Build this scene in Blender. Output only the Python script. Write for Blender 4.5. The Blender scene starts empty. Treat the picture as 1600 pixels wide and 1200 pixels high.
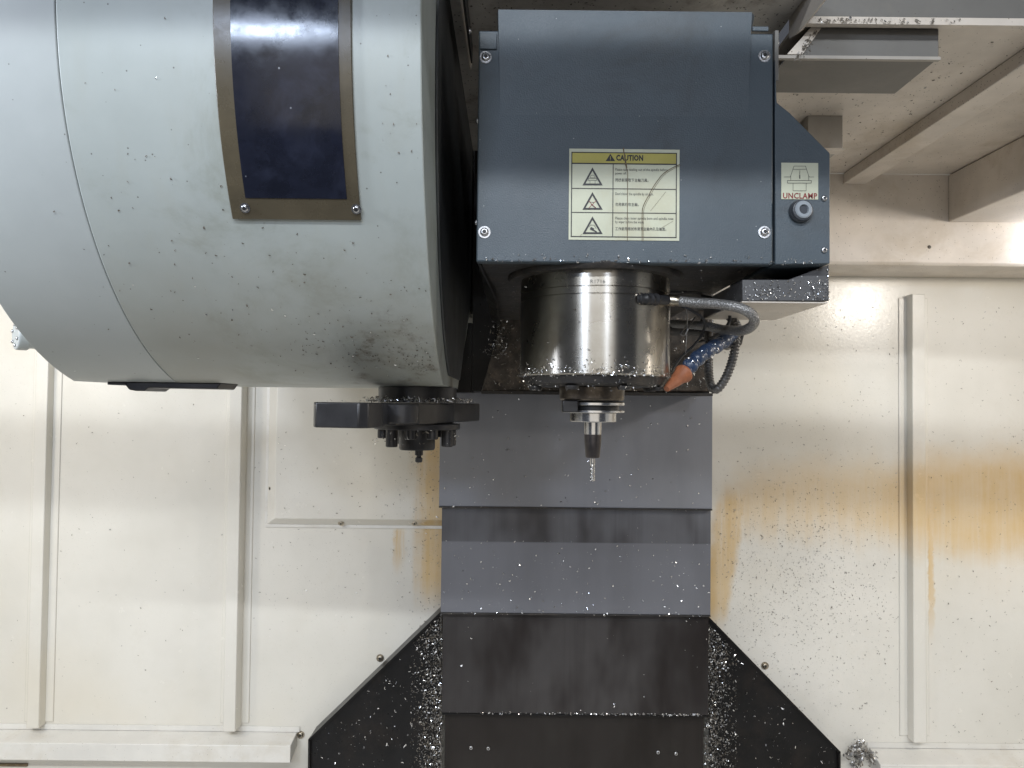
import bpy, bmesh, math, random
from mathutils import Vector, Matrix

random.seed(7)
R_ = math.radians
scn = bpy.context.scene
col = scn.collection

# ------------------------------------------------------------------ camera
F_PX = 1190.0                                   # focal length for a 1600 px wide frame
cam_d = bpy.data.cameras.new('camera')
cam_d.sensor_width = 36.0
cam_d.lens = F_PX / 1600.0 * 36.0
cam_d.clip_start = 0.01
cam_d.clip_end = 50
cam = bpy.data.objects.new('camera', cam_d)
col.objects.link(cam)
CAM_R = Matrix.Rotation(R_(91.5), 3, 'X') @ Matrix.Rotation(R_(0.6), 3, 'Z')
cam.matrix_world = CAM_R.to_4x4()
scn.camera = cam

# ------------------------------------------------------------------ world, lamps, exposure
w = bpy.data.worlds.new('World')
scn.world = w
w.use_nodes = True
w.node_tree.nodes['Background'].inputs[0].default_value = (0.80, 0.86, 1.0, 1)
w.node_tree.nodes['Background'].inputs[1].default_value = 0.10
scn.view_settings.view_transform = 'Standard'
scn.view_settings.look = 'None'
scn.view_settings.exposure = -0.14
scn.view_settings.gamma = 1.0


def area(name, loc, target, sx, sy, energy, color):
    d = bpy.data.lights.new(name, 'AREA')
    d.shape = 'RECTANGLE'
    d.size, d.size_y = sx, sy
    d.energy = energy
    d.color = color
    o = bpy.data.objects.new(name, d)
    o.location = loc
    o.rotation_euler = (Vector(target) - Vector(loc)).to_track_quat('-Z', 'Y').to_euler()
    col.objects.link(o)
    return o


# shop tube light high behind the open door (its light is cut by the door lintel)
area('shop_tube_lamp', (-0.15, -1.6, 1.43), (0.0, 0.8, 0.1), 2.4, 0.05, 58, (0.90, 0.95, 1.0))
# broad warm fill, added for soft light from the open door
area('door_fill_lamp', (0.1, -1.7, 0.05), (0.0, 1.0, -0.05), 2.0, 1.3, 8, (1.0, 0.93, 0.82))
# two LED work lamps by the door
area('work_lamp_near_magazine', (-0.78, -1.55, 0.69), (-0.1, 0.6, 0.2), 0.36, 0.13, 13.0, (0.66, 0.78, 1.0))
area('work_lamp_near_panel', (0.56, -1.55, 0.62), (0.1, 0.7, 0.1), 0.10, 0.12, 4.0, (0.72, 0.82, 1.0))
# machine lamps on the side walls
area('machine_lamp_right', (0.86, 0.60, 0.262), (0.50, 1.25, -0.25), 0.07, 0.07, 2.6, (1.0, 0.93, 0.84))
area('machine_lamp_corner', (0.835, 1.112, 0.248), (0.73, 1.15, 0.222), 0.03, 0.05, 0.20, (0.80, 0.87, 1.0))
area('machine_strip_left', (-0.80, 0.30, 0.30), (-0.42, 0.62, 0.18), 0.06, 0.20, 4.2, (0.82, 0.88, 1.0))
area('machine_lamp_left', (-0.92, 0.74, 0.16), (-0.45, 1.15, -0.30), 0.10, 0.24, 1.6, (1.0, 0.93, 0.82))


def at(px, py, Y):
    """point of the photograph at world depth Y"""
    d = CAM_R @ Vector(((px - 800) / F_PX, -(py - 600) / F_PX, -1))
    return d * (Y / d.y)


def X(px, Y, py=600):
    return at(px, py, Y).x


def Z(py, Y, px=800):
    return at(px, py, Y).z


# ------------------------------------------------------------------ tags, objects, mesh builder
def tag(o, label=None, cat=None, group=None, kind=None):
    if label: o['label'] = label
    if cat: o['category'] = cat
    if group: o['group'] = group
    if kind: o['kind'] = kind
    return o


def thing(name, loc, label, cat, group=None):
    o = bpy.data.objects.new(name, None)
    o.empty_display_size = 0.02
    o.location = loc
    col.objects.link(o)
    return tag(o, label, cat, group)


def root_loc(o):
    p = Vector((0, 0, 0))
    while o is not None:
        p = p + Vector(o.location)
        o = o.parent
    return p


class MB:
    def __init__(s):
        s.v, s.f, s.mi = [], [], []

    def add(s, vs, fs, mi=0):
        n = len(s.v)
        s.v += [tuple(p) for p in vs]
        for f in fs:
            s.f.append([n + i for i in f])
            s.mi.append(mi)
        return s

    def box(s, x0, x1, y0, y1, z0, z1, mi=0):
        x0, x1 = min(x0, x1), max(x0, x1); y0, y1 = min(y0, y1), max(y0, y1); z0, z1 = min(z0, z1), max(z0, z1)
        vs = [(x, y, z) for z in (z0, z1) for y in (y0, y1) for x in (x0, x1)]
        return s.add(vs, [(0, 2, 3, 1), (4, 5, 7, 6), (0, 1, 5, 4), (2, 6, 7, 3), (0, 4, 6, 2), (1, 3, 7, 5)], mi)

    def prism(s, pts, axis, a, b, mi=0):
        def mk(p, t):
            if axis == 'y': return (p[0], t, p[1])
            if axis == 'x': return (t, p[0], p[1])
            return (p[0], p[1], t)
        n = len(pts)
        vs = [mk(p, a) for p in pts] + [mk(p, b) for p in pts]
        fs = [list(range(n))[::-1], [n + i for i in range(n)]]
        fs += [(i, (i + 1) % n, n + (i + 1) % n, n + i) for i in range(n)]
        return s.add(vs, fs, mi)

    def lathe(s, prof, o=(0, 0, 0), axis=(0, 0, 1), n=32, mi=0, phase=0.0):
        """prof: (radius, height along axis); closed by end caps"""
        o = Vector(o); a = Vector(axis).normalized()
        q = Vector((0, 0, 1)).rotation_difference(a)
        vs = []
        for (r, h) in prof:
            for k in range(n):
                t = 2 * math.pi * k / n + phase
                vs.append(o + q @ Vector((r * math.cos(t), r * math.sin(t), h)))
        fs = []
        for j in range(len(prof) - 1):
            for k in range(n):
                k2 = (k + 1) % n
                fs.append((j * n + k, j * n + k2, (j + 1) * n + k2, (j + 1) * n + k))
        fs.append(list(range(n))[::-1])
        fs.append([(len(prof) - 1) * n + k for k in range(n)])
        return s.add(vs, fs, mi)

    def tube(s, path, rad, n=12, mi=0):
        P = [Vector(p) for p in path]
        vs, fs = [], []
        up = Vector((0.1, 0.2, 1)).normalized()
        L = len(P)
        tang = [(P[min(i + 1, L - 1)] - P[max(i - 1, 0)]).normalized() for i in range(L)]
        u = (up - tang[0] * up.dot(tang[0])).normalized()
        for i in range(L):
            t = tang[i]
            u = (u - t * u.dot(t)).normalized()
            b = t.cross(u)
            r = rad(i / (L - 1)) if callable(rad) else rad
            for k in range(n):
                a = 2 * math.pi * k / n
                vs.append(P[i] + (u * math.cos(a) + b * math.sin(a)) * r)
        for i in range(L - 1):
            for k in range(n):
                k2 = (k + 1) % n
                fs.append((i * n + k, i * n + k2, (i + 1) * n + k2, (i + 1) * n + k))
        fs.append(list(range(n))[::-1]); fs.append([(L - 1) * n + k for k in range(n)])
        return s.add(vs, fs, mi)

    def line(s, pts, wd, Y, mi=0):
        """flat printed line in a plane of constant Y; pts are (x,z)"""
        for (a, b) in zip(pts[:-1], pts[1:]):
            a = Vector(a); b = Vector(b)
            d = (b - a)
            if d.length < 1e-7: continue
            d.normalize(); nn = Vector((-d.y, d.x)) * wd / 2; e = d * wd / 2
            q = [a - e - nn, b + e - nn, b + e + nn, a - e + nn]
            s.add([(p.x, Y, p.y) for p in q], [(0, 1, 2, 3)], mi)
        return s

    def build(s, name, mats, parent=None, bevel=0, smooth=35, seg=2):
        off = root_loc(parent)
        me = bpy.data.meshes.new(name)
        me.from_pydata([tuple(Vector(p) - off) for p in s.v], [], s.f)
        if not isinstance(mats, (list, tuple)): mats = [mats]
        for m in mats: me.materials.append(m)
        me.polygons.foreach_set('material_index', s.mi)
        bm = bmesh.new(); bm.from_mesh(me)
        bmesh.ops.recalc_face_normals(bm, faces=bm.faces)
        bm.to_mesh(me); bm.free()
        if smooth:
            me.polygons.foreach_set('use_smooth', [True] * len(me.polygons))
            me.set_sharp_from_angle(angle=R_(smooth))
        me.update()
        o = bpy.data.objects.new(name, me)
        col.objects.link(o)
        if parent is not None: o.parent = parent
        if bevel:
            b = o.modifiers.new('bevel', 'BEVEL')
            b.width = bevel; b.segments = seg; b.limit_method = 'ANGLE'; b.angle_limit = R_(30)
            b.harden_normals = False
        return o


def spline(pts, n=10):
    P = [Vector(p) for p in pts]
    P = [P[0] * 2 - P[1]] + P + [P[-1] * 2 - P[-2]]
    out = []
    for i in range(1, len(P) - 2):
        for k in range(n):
            t = k / n
            a, b, c, d = P[i - 1], P[i], P[i + 1], P[i + 2]
            out.append(0.5 * ((2 * b) + (c - a) * t + (2 * a - 5 * b + 4 * c - d) * t * t + (3 * b - a - 3 * c + d) * t ** 3))
    out.append(P[-2])
    return out


# ------------------------------------------------------------------ materials
class NT:
    def __init__(s, name):
        s.m = bpy.data.materials.new(name); s.m.use_nodes = True
        s.t = s.m.node_tree; s.n = s.t.nodes; s.l = s.t.links
        s.b = s.n['Principled BSDF']
        s.tc = s.n.new('ShaderNodeTexCoord').outputs['Object']

    def new(s, k): return s.n.new(k)

    def set(s, sock, v):
        if hasattr(v, 'is_output') or isinstance(v, bpy.types.NodeSocket): s.l.new(v, sock)
        else: sock.default_value = v

    def math(s, op, a, b=0.0, clamp=False):
        n = s.new('ShaderNodeMath'); n.operation = op; n.use_clamp = clamp
        s.set(n.inputs[0], a); s.set(n.inputs[1], b)
        return n.outputs[0]

    def noise(s, scale, detail=4, rough=.55, vec=None, stretch=None, dist=0):
        v = vec if vec is not None else s.tc
        if stretch:
            mp = s.new('ShaderNodeMapping'); mp.inputs['Scale'].default_value = stretch
            s.l.new(v, mp.inputs[0]); v = mp.outputs[0]
        n = s.new('ShaderNodeTexNoise')
        n.inputs['Scale'].default_value = scale; n.inputs['Detail'].default_value = detail
        n.inputs['Roughness'].default_value = rough; n.inputs['Distortion'].default_value = dist
        s.l.new(v, n.inputs['Vector'])
        return n.outputs[0]

    def ss(s, v, a, b):
        n = s.new('ShaderNodeMapRange'); n.interpolation_type = 'SMOOTHSTEP'
        s.set(n.inputs[0], v); n.inputs[1].default_value = a; n.inputs[2].default_value = b
        return n.outputs[0]

    def ssd(s, v, a, b):       # falling edge
        n = s.new('ShaderNodeMapRange'); n.interpolation_type = 'SMOOTHSTEP'
        s.set(n.inputs[0], v); n.inputs[1].default_value = a; n.inputs[2].default_value = b
        n.inputs[3].default_value = 1; n.inputs[4].default_value = 0
        return n.outputs[0]

    def mix(s, f, a, b, mode='MIX'):
        n = s.new('ShaderNodeMix'); n.data_type = 'RGBA'; n.blend_type = mode
        s.set(n.inputs[0], f)
        s.set(n.inputs[6], a if not isinstance(a, tuple) else (*a, 1)[:4])
        s.set(n.inputs[7], b if not isinstance(b, tuple) else (*b, 1)[:4])
        return n.outputs[2]

    def xyz(s):
        n = s.new('ShaderNodeSeparateXYZ'); s.l.new(s.tc, n.inputs[0]); return n.outputs

    def bump(s, h, strength, dist):
        n = s.new('ShaderNodeBump'); n.inputs['Strength'].default_value = strength; n.inputs['Distance'].default_value = dist
        s.l.new(h, n.inputs['Height']); s.l.new(n.outputs[0], s.b.inputs['Normal'])

    def specks(s, scale, thresh, soft=.02, keep=None):
        """small spots: voronoi cells with a random few kept"""
        v = s.new('ShaderNodeTexVoronoi'); v.inputs['Scale'].default_value = scale
        s.l.new(s.tc, v.inputs['Vector'])
        d = s.ssd(v.outputs['Distance'], thresh, thresh + soft + .06)
        if keep is not None:
            sp = s.new('ShaderNodeSeparateXYZ'); s.l.new(v.outputs['Color'], sp.inputs[0])
            d = s.math('MULTIPLY', d, s.math('LESS_THAN', sp.outputs[0], keep))
        return d


def M(name, c, rough=.5, metal=0.0, var=.12, vs=12, dirt=None, dirt_amt=.5, dirt_s=9, streak=None, speck=None, bump=.15, bs=400,
      coat=0, rvar=.15, spec=.5):
    t = NT(name)
    n1 = t.noise(vs, 5, .6)
    lo = tuple(max(0, x * (1 - var)) for x in c); hi = tuple(min(1, x * (1 + var)) for x in c)
    cc = t.mix(t.ss(n1, .3, .7), lo, hi)
    if dirt:
        n2 = t.noise(dirt_s, 8, .7, dist=.4)
        cc = t.mix(t.math('MULTIPLY', t.ss(n2, .48, .72), dirt_amt), cc, dirt)
    if streak:
        n3 = t.noise(60, 3, .6, stretch=(1, 1, .04))
        cc = t.mix(t.math('MULTIPLY', t.ss(n3, .45, .75), streak[1]), cc, streak[0])
    if speck:
        cc = t.mix(t.math('MULTIPLY', t.specks(speck[0], speck[1], keep=speck[2]), .85), cc, speck[3])
    t.l.new(cc, t.b.inputs['Base Color'])
    n4 = t.noise(vs * 2.3, 5, .65)
    rr = t.math('ADD', t.math('MULTIPLY', t.math('SUBTRACT', n4, .5), rvar * 2), rough, clamp=True)
    t.l.new(rr, t.b.inputs['Roughness'])
    t.b.inputs['Metallic'].default_value = metal
    t.b.inputs['Specular IOR Level'].default_value = spec
    t.b.inputs['Coat Weight'].default_value = coat
    if bump: t.bump(t.noise(bs, 3, .6), bump, .0006)
    return t.m


def wall_mat():
    t = NT('stained_white_paint')
    t.tc = t.new('ShaderNodeNewGeometry').outputs['Position']
    x, y, z = t.xyz()
    nz = t.noise(7, 5, .6)
    nf = t.noise(40, 5, .65)
    st = t.noise(70, 4, .6, stretch=(1, 1, .06))
    base = t.mix(t.ss(t.noise(4, 4, .6), .35, .65), (.65, .62, .55), (.72, .69, .622))
    base = t.mix(t.math('MULTIPLY', t.ss(t.noise(16, 7, .7), .5, .78), .22), base, (.52, .47, .37))
    wob = t.math('MULTIPLY', t.math('SUBTRACT', nz, .5), .10)
    wob2 = t.math('MULTIPLY', t.math('SUBTRACT', st, .5), .03)
    zz = t.math('ADD', t.math('ADD', z, wob), wob2)
    xx = t.math('ADD', x, t.math('MULTIPLY', t.math('SUBTRACT', nf, .5), .02))
    Yw = 1.25

    def wx(px): return (px - 800) / F_PX * Yw
    def wz(py): return (631 - py) / F_PX * Yw

    def mul(*a):
        r = a[0]
        for q in a[1:]: r = t.math('MULTIPLY', r, q)
        return r

    def mx(a, b): return t.math('MAXIMUM', a, b)
    # coolant tide band on the right, widening outwards
    grow = t.ss(x, wx(1140), wx(1620))
    top = t.math('ADD', t.math('MULTIPLY', grow, .045), wz(748))
    bot = t.math('SUBTRACT', wz(812), t.math('MULTIPLY', grow, .045))
    up = t.ssd(t.math('SUBTRACT', zz, top), -.025, .05)
    dn = t.ss(t.math('SUBTRACT', zz, bot), -.045, .04)
    band = mul(up, dn, t.ss(xx, wx(1128), wx(1160)), t.math('ADD', t.math('MULTIPLY', grow, .3), .7))
    # runs beside the telescopic cover, right side (leaning)
    lean = t.math('ADD', xx, t.math('MULTIPLY', t.math('SUBTRACT', z, wz(960)), -.18))
    r1 = mul(t.ssd(lean, wx(1128), wx(1142)), t.ss(lean, wx(1080), wx(1100)), t.ss(z, wz(985), wz(940)), t.ssd(z, wz(785), wz(735)),
             t.ss(st, .0, .45))
    # left side of the cover
    w2 = t.math('ADD', xx, wob2)
    l1 = mul(t.ss(w2, wx(640), wx(676)), t.ssd(x, wx(700), wx(705)), t.ss(z, wz(965), wz(900)), t.ssd(z, wz(700), wz(610)))
    l2 = mul(t.ss(xx, wx(615), wx(622)), t.ssd(xx, wx(634), wx(640)), t.ss(z, wz(905), wz(860)), t.ssd(z, wz(832), wz(822)), t.ss(st, .3, .6))
    r3 = mul(t.ss(xx, wx(1446), wx(1451)), t.ssd(xx, wx(1455), wx(1461)), t.ss(z, wz(1010), wz(900)), t.ssd(z, wz(800), wz(740)))
    faint = mul(t.ss(zz, wz(980), wz(820)), t.ss(x, wx(1380), wx(1600)), t.ssd(zz, wz(720), wz(640)), t.noise(9, 4))
    m = mx(mx(mx(band, mul(r1, 1.0)), mx(l1, l2)), mx(r3, mul(faint, .45)))
    m = mul(m, t.math('ADD', t.math('MULTIPLY', t.ss(st, .25, .7), .30), .75), t.math('ADD', t.math('MULTIPLY', nf, .35), .80))
    c = t.mix(t.math('MULTIPLY', m, .80, clamp=True), base, (.60, .395, .15))
    warm = t.math('MULTIPLY', t.ss(t.noise(3.2, 3), .5, .8), .35)
    c = t.mix(warm, c, (.70, .62, .47))
    # fine dried coolant dots
    sp = t.math('MULTIPLY', t.specks(420, .10, keep=.20), t.ss(t.noise(5, 3), .40, .62))
    c = t.mix(t.math('MULTIPLY', sp, .6), c, (.20, .16, .12))
    t.l.new(c, t.b.inputs['Base Color'])
    t.l.new(t.math('ADD', t.math('MULTIPLY', nf, .20), .14), t.b.inputs['Roughness'])
    t.bump(t.noise(230, 3, .6), .22, .0006)
    return t.m


WALL = wall_mat()
WHITE = M('white_sheet_paint', (.69, .665, .61), .38, var=.06, dirt=(.50, .43, .32), dirt_amt=.35, dirt_s=14, speck=(330, .10, .14, (.16, .13, .10)))
CEIL = M('dusty_beige_paint', (.64, .575, .50), .42, var=.10, dirt=(.42, .34, .24), dirt_amt=.5, dirt_s=11, speck=(300, .13, .20, (.14, .10, .07)))
TANGREY = M('tan_grey_paint', (.36, .33, .29), .5, var=.1, dirt=(.2, .17, .13), dirt_amt=.4, speck=(260, .10, .12, (.10, .08, .07)))
CEILDIRTY = M('dirty_grey_paint', (.68, .65, .60), .6, var=.12, dirt=(.26, .22, .19), dirt_amt=.7, dirt_s=30, speck=(240, .16, .30, (.05, .04, .035)))
GREYPAINT = M('grey_beam_paint', (.145, .138, .125), .5, var=.08, dirt=(.28, .25, .2), dirt_amt=.3, speck=(260, .10, .12, (.10, .08, .07)))
MAG = M('pale_grey_green_paint', (.40, .435, .418), .36, var=.06, vs=8, dirt=(.23, .24, .19), dirt_amt=.62, dirt_s=10, streak=((.36, .36, .30), .14),
        speck=(190, .07, .10, (.10, .09, .08)), bump=.06)
def drum_stain_and_tone(m):
    nt = m.node_tree; b = nt.nodes['Principled BSDF']
    t = NT.__new__(NT); t.m, t.t, t.n, t.l, t.b = m, nt, nt.nodes, nt.links, b
    t.tc = t.new('ShaderNodeNewGeometry').outputs['Position']
    src = b.inputs['Base Color'].links[0].from_socket
    x, y, z = t.xyz()
    d1 = t.math('MULTIPLY', t.ss(x, -.165, -.125), t.ssd(z, .045, .085))
    d1 = t.math('MULTIPLY', d1, t.ss(t.noise(55, 6, .7), .50, .72))
    d2 = t.math('MULTIPLY', t.ss(t.noise(38, 5, .65, stretch=(1, 1, .3)), .5, .75), t.math('MULTIPLY', t.ss(x, -.20, -.12), t.ssd(z, .03, .07)))
    c = t.mix(t.math('MULTIPLY', d2, .45), src, (.17, .14, .09))
    c = t.mix(t.math('MULTIPLY', d1, .8), c, (.07, .05, .03))
    k = t.math('MULTIPLY', t.ssd(z, .02, .17), t.ss(t.noise(6, 4, .6), .25, .65))  # browner, darker tone towards the bottom of the drum
    c = t.mix(t.math('MULTIPLY', k, .5), c, (.27, .245, .19))
    t.l.new(c, b.inputs['Base Color'])


drum_stain_and_tone(MAG)
MAGEND = M('pale_grey_end_paint', (.41, .438, .430), .34, var=.05, vs=8, dirt=(.40, .40, .42), dirt_amt=.25, dirt_s=13, speck=(190, .07, .05, (.10, .09, .08)), bump=.06)
AMBER = M('brown_window_border', (.085, .070, .045), .28, var=.15, vs=20, dirt=(.16, .13, .08), dirt_amt=.3, bump=.03)
PANE = M('dark_window_pane', (.010, .012, .022), .16, var=.3, vs=30, dirt=(.03, .035, .06), dirt_amt=.5, dirt_s=25, bump=.03, bs=60, speck=(140, .05, .10, (.30, .32, .36)))
BLUE = M('blue_grey_textured_paint', (.070, .092, .110), .42, var=.10, vs=9, dirt=(.050, .055, .058), dirt_amt=.7, dirt_s=9, bump=.45, bs=900,
         speck=(260, .05, .03, (.5, .5, .5)))
BLACKP = M('black_oily_paint', (.009, .0085, .0085), .32, var=.3, vs=15, dirt=(.026, .020, .016), dirt_amt=.5, dirt_s=12, speck=(300, .08, .10, (.25, .24, .23)), spec=.22)
CAST = M('dark_oily_casting', (.022, .020, .019), .5, var=.35, vs=25, dirt=(.07, .055, .04), dirt_amt=.6, dirt_s=30, bump=.8, bs=160,
         speck=(280, .10, .14, (.35, .33, .30)))
BRISTLE = M('brown_oily_crust', (.055, .045, .036), .65, var=.5, vs=70, dirt=(.13, .10, .075), dirt_amt=.7, dirt_s=90, bump=1.0, bs=240)
STEELARM = M('blackened_steel', (.030, .029, .030), .36, metal=.35, var=.3, vs=20, dirt=(.03, .026, .024), dirt_amt=.5, bump=.1)
BOLT = M('zinc_bolt_steel', (.55, .55, .56), .28, metal=1, var=.2, vs=60, bump=.1)
DARKHOLE = M('dark_socket', (.02, .02, .02), .5, bump=0)
CHROME = M('bright_tool_steel', (.62, .61, .60), .20, metal=1, var=.12, vs=40, bump=.04)
TAPERDK = M('heat_blued_shank', (.07, .062, .06), .38, metal=.8, var=.2, vs=40, bump=.05)
BRASS = M('dirty_nickel_fitting', (.45, .40, .32), .30, metal=1, var=.25, vs=90, bump=.1)
RUBBER = M('black_rubber', (.02, .02, .022), .45, var=.3, vs=60)
CHIPB = M('aluminium_chip', (.80, .80, .80), .22, metal=1, var=.1, bump=0)
CHIPM = M('dull_chip', (.34, .33, .32), .35, metal=.9, var=.3, bump=0)
CHIPD = M('dark_dried_chip', (.15, .13, .105), .55, metal=.2, var=.4, bump=0)
ORANGE = M('orange_nozzle_plastic', (.31, .105, .045), .5, var=.2, vs=90, dirt=(.20, .085, .05), dirt_amt=.6, dirt_s=120)
HOSEBLUE = M('blue_hose_plastic', (.030, .052, .105), .30, var=.25, vs=60, dirt=(.10, .12, .15), dirt_amt=.5, dirt_s=90, speck=(600, .14, .16, (.55, .58, .62)))
STICK = M('cream_sticker', (.60, .61, .46), .42, var=.06, vs=30, dirt=(.50, .45, .28), dirt_amt=.45, dirt_s=20, bump=.03)
YELLOW = M('yellow_print', (.47, .41, .085), .42, var=.08, vs=40, dirt=(.36, .30, .10), dirt_amt=.4, dirt_s=30, bump=.03)
INK = M('black_print', (.014, .013, .016), .45, var=.2, bump=0)
INKGREY = M('faded_grey_print', (.10, .10, .095), .5, var=.3, vs=200, bump=0)
RED = M('red_print', (.25, .030, .022), .45, var=.2, vs=80, bump=0)
SCR = M('brown_scratch', (.14, .10, .055), .6, var=.4, vs=90, bump=0)
BTN = M('grey_button_plastic', (.30, .33, .36), .35, var=.1, vs=60)
BTNDK = M('dark_button_rubber', (.05, .055, .065), .4, var=.2, vs=60)


def steel_cyl():
    t = NT('turned_spindle_steel')
    n1 = t.noise(22, 6, .65)
    c = t.mix(t.ss(n1, .35, .7), (.33, .305, .265), (.42, .40, .365))
    c = t.mix(t.math('MULTIPLY', t.ss(t.noise(45, 7, .7), .56, .78), .45), c, (.20, .17, .13))
    t.l.new(c, t.b.inputs['Base Color'])
    t.b.inputs['Metallic'].default_value = 1
    t.l.new(t.math('ADD', t.math('MULTIPLY', t.noise(30, 5), .16), .20), t.b.inputs['Roughness'])
    t.b.inputs['Anisotropic'].default_value = .85
    t.b.inputs['Anisotropic Rotation'].default_value = .25
    tg = t.new('ShaderNodeTangent'); tg.direction_type = 'RADIAL'; tg.axis = 'Z'
    t.l.new(tg.outputs[0], t.b.inputs['Tangent'])
    return t.m


SPINDLE = steel_cyl()


def cover_mat(name, lo, hi, metal, rough, streak_c, amt, split_z=None):
    t = NT(name)
    t.tc = t.new('ShaderNodeNewGeometry').outputs['Position']
    c = t.mix(t.ss(t.noise(5, 4, .6), .3, .7), lo, hi)
    n3 = t.noise(30, 5, .7, stretch=(1, 1, .02))
    n5 = t.noise(6, 3, .6, stretch=(1.8, 1, .7))
    f5 = t.ss(n5, .40, .68)
    c = t.mix(t.math('MULTIPLY', f5, amt), c, streak_c)
    c = t.mix(t.math('MULTIPLY', t.ss(n3, .46, .74), amt * .35), c, streak_c)
    if split_z:        # paler grey below this height, darker above
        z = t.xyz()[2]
        k = t.ssd(z, split_z - .0012, split_z + .0012)
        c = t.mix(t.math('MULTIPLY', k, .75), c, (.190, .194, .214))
    t.l.new(c, t.b.inputs['Base Color'])
    t.b.inputs['Metallic'].default_value = metal
    t.b.inputs['Specular IOR Level'].default_value = .3
    t.l.new(t.math('ADD', t.math('MULTIPLY', n3, .16), rough - .08), t.b.inputs['Roughness'])
    t.bump(t.noise(500, 3, .6, stretch=(1, 1, .05)), .06, .0005)
    return t.m


COV1 = cover_mat('way_cover_dusty_steel', (.225, .232, .256), (.255, .262, .288), .2, .45, (.18, .184, .205), .5)
COV2 = cover_mat('way_cover_split_steel', (.11, .11, .12), (.155, .157, .172), .25, .42, (.032, .028, .028), .85, split_z=Z(848, 1.175, 900))
COV3 = cover_mat('way_cover_oily_steel', (.046, .042, .041), (.072, .067, .066), .3, .36, (.016, .012, .011), .85)
COV4 = cover_mat('way_cover_brown_oily_steel', (.022, .018, .016), (.031, .027, .024), .25, .38, (.014, .011, .009), .8)


# ------------------------------------------------------------------ screws (mesh data shared by size)
_scr = {}


def screw(name, p, normal, R, parent, washer=True, head=BOLT):
    key = (round(R, 5), washer, head.name)
    if key not in _scr:
        b = MB()
        if washer: b.lathe([(R, 0), (R, .16 * R), (.62 * R, .17 * R)], n=24)
        b.lathe([(.70 * R, .10 * R), (.70 * R, .35 * R), (.62 * R, .52 * R), (.46 * R, .62 * R), (.34 * R, .62 * R)], n=24)
        b.lathe([(.34 * R, .30 * R), (.34 * R, .625 * R)], n=6, mi=1)
        bm = bmesh.new()
        o = b.build('screw_proto', [head, DARKHOLE])
        # open the hex socket: drop its cap
        me = o.data
        bpy.data.objects.remove(o)
        me.name = name
        _scr[key] = me
    o = bpy.data.objects.new(name, _scr[key])
    o.parent = parent
    o.location = Vector(p) - root_loc(parent)
    q = Vector((0, 0, 1)).rotation_difference(Vector(normal).normalized())
    o.rotation_euler = q.to_euler()
    col.objects.link(o)
    return o


# ------------------------------------------------------------------ chips (uncountable: stuff)
def chip(b, p, n, L, wd, lift, curl, mi):
    n = Vector(n).normalized()
    a = Vector((random.gauss(0, 1), random.gauss(0, 1), random.gauss(0, 1)))
    t = (a - n * a.dot(n))
    if t.length < 1e-4: return
    t.normalize(); s = n.cross(t)
    tilt = random.uniform(-lift, lift)
    t2 = (t + n * tilt).normalized(); s2 = (s + n * random.uniform(-lift, lift)).normalized()
    base = Vector(p) + n * (abs(tilt) * L * .5 + .0003)
    vs = []
    K = 3
    for i in range(K + 1):
        f = i / K - .5
        bend = curl * (f * f - .25) * L
        c = base + t2 * (f * L) + s2 * bend + n * (abs(bend) * .5)
        wl = wd * (1 - 1.2 * f * f)
        vs += [c - s2 * wl / 2 + n * (.2 * wl), c + s2 * wl / 2]
    b.add(vs, [(2 * i, 2 * i + 2, 2 * i + 3, 2 * i + 1) for i in range(K)], mi)


def chips(name, pts, size, mats, weights, label, cat='metal chips', lift=.5, wr=.35, group=None):
    b = MB()
    for (p, n) in pts:
        L = size[0] + (size[1] - size[0]) * random.random() ** 2.2
        chip(b, p, n, L, L * random.uniform(wr * .6, wr * 1.4), lift, random.uniform(-1.6, 1.6), random.choices(range(len(mats)), weights)[0])
    o = b.build(name, mats, smooth=0)
    return tag(o, label, cat, group, 'stuff')


# ================================================================== THE SETTING
YW = 1.25
# ---- rear wall
wall = MB().box(-1.0, 1.0, YW, YW + .02, -.75, .50).build('rear_wall', WALL)
tag(wall, 'white painted rear sheet metal wall with yellow coolant stains', 'wall', kind='structure')


def rib(x0, x1, dx, top, bot, side):
    """hat section stiffener welded on the wall"""
    pr = dx or .019
    fl = .0125
    b = MB()
    b.prism([(x0, YW), (x0 + .001, YW - pr), (x1 - .001, YW - pr), (x1, YW)], 'z', bot, top)
    b.box(x0 - fl, x0 + .001, YW - .0022, YW + .001, bot + .004, top - .004)
    b.box(x1 - .001, x1 + fl, YW - .0022, YW + .001, bot + .004, top - .004)
    return b.build('rib', WALL, wall, bevel=.0012)


rib(X(57, YW, 900), X(78, YW, 900), .018, .40, Z(1131, YW, 60), 1)
rib(X(361, YW, 900), X(382, YW, 900), .026, .40, Z(1133, YW, 370), 1)
rib(X(1416, YW, 800), X(1438, YW, 800), .019, Z(462, YW, 1430), Z(1153, YW, 1430), -1)

for (px, py) in ((594, 1028), (470, 1148), (1195, 1040)):
    screw('wall_screw', at(px, py, YW - .0001), (0, -1, 0), .0062, wall, washer=True, head=BRASS)

# ---- side walls of the enclosure (outside the picture, mirrored by the spindle)
for sx in (-1, 1):
    o = MB().box(sx * 1.0, sx * 1.02, 0.12, YW + .02, -.75, .50).build('side_wall', WHITE)
    tag(o, 'white side wall of the machine enclosure', 'wall', kind='structure')

fo = MB().box(-1.0, 1.0, .12, YW, -.78, -.752).build('bounce_floor', WHITE)  # unseen floor, added pale to throw bounce light on the ceiling
tag(fo, 'unseen pale enclosure floor added to bounce light upwards', 'floor', kind='structure')

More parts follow.
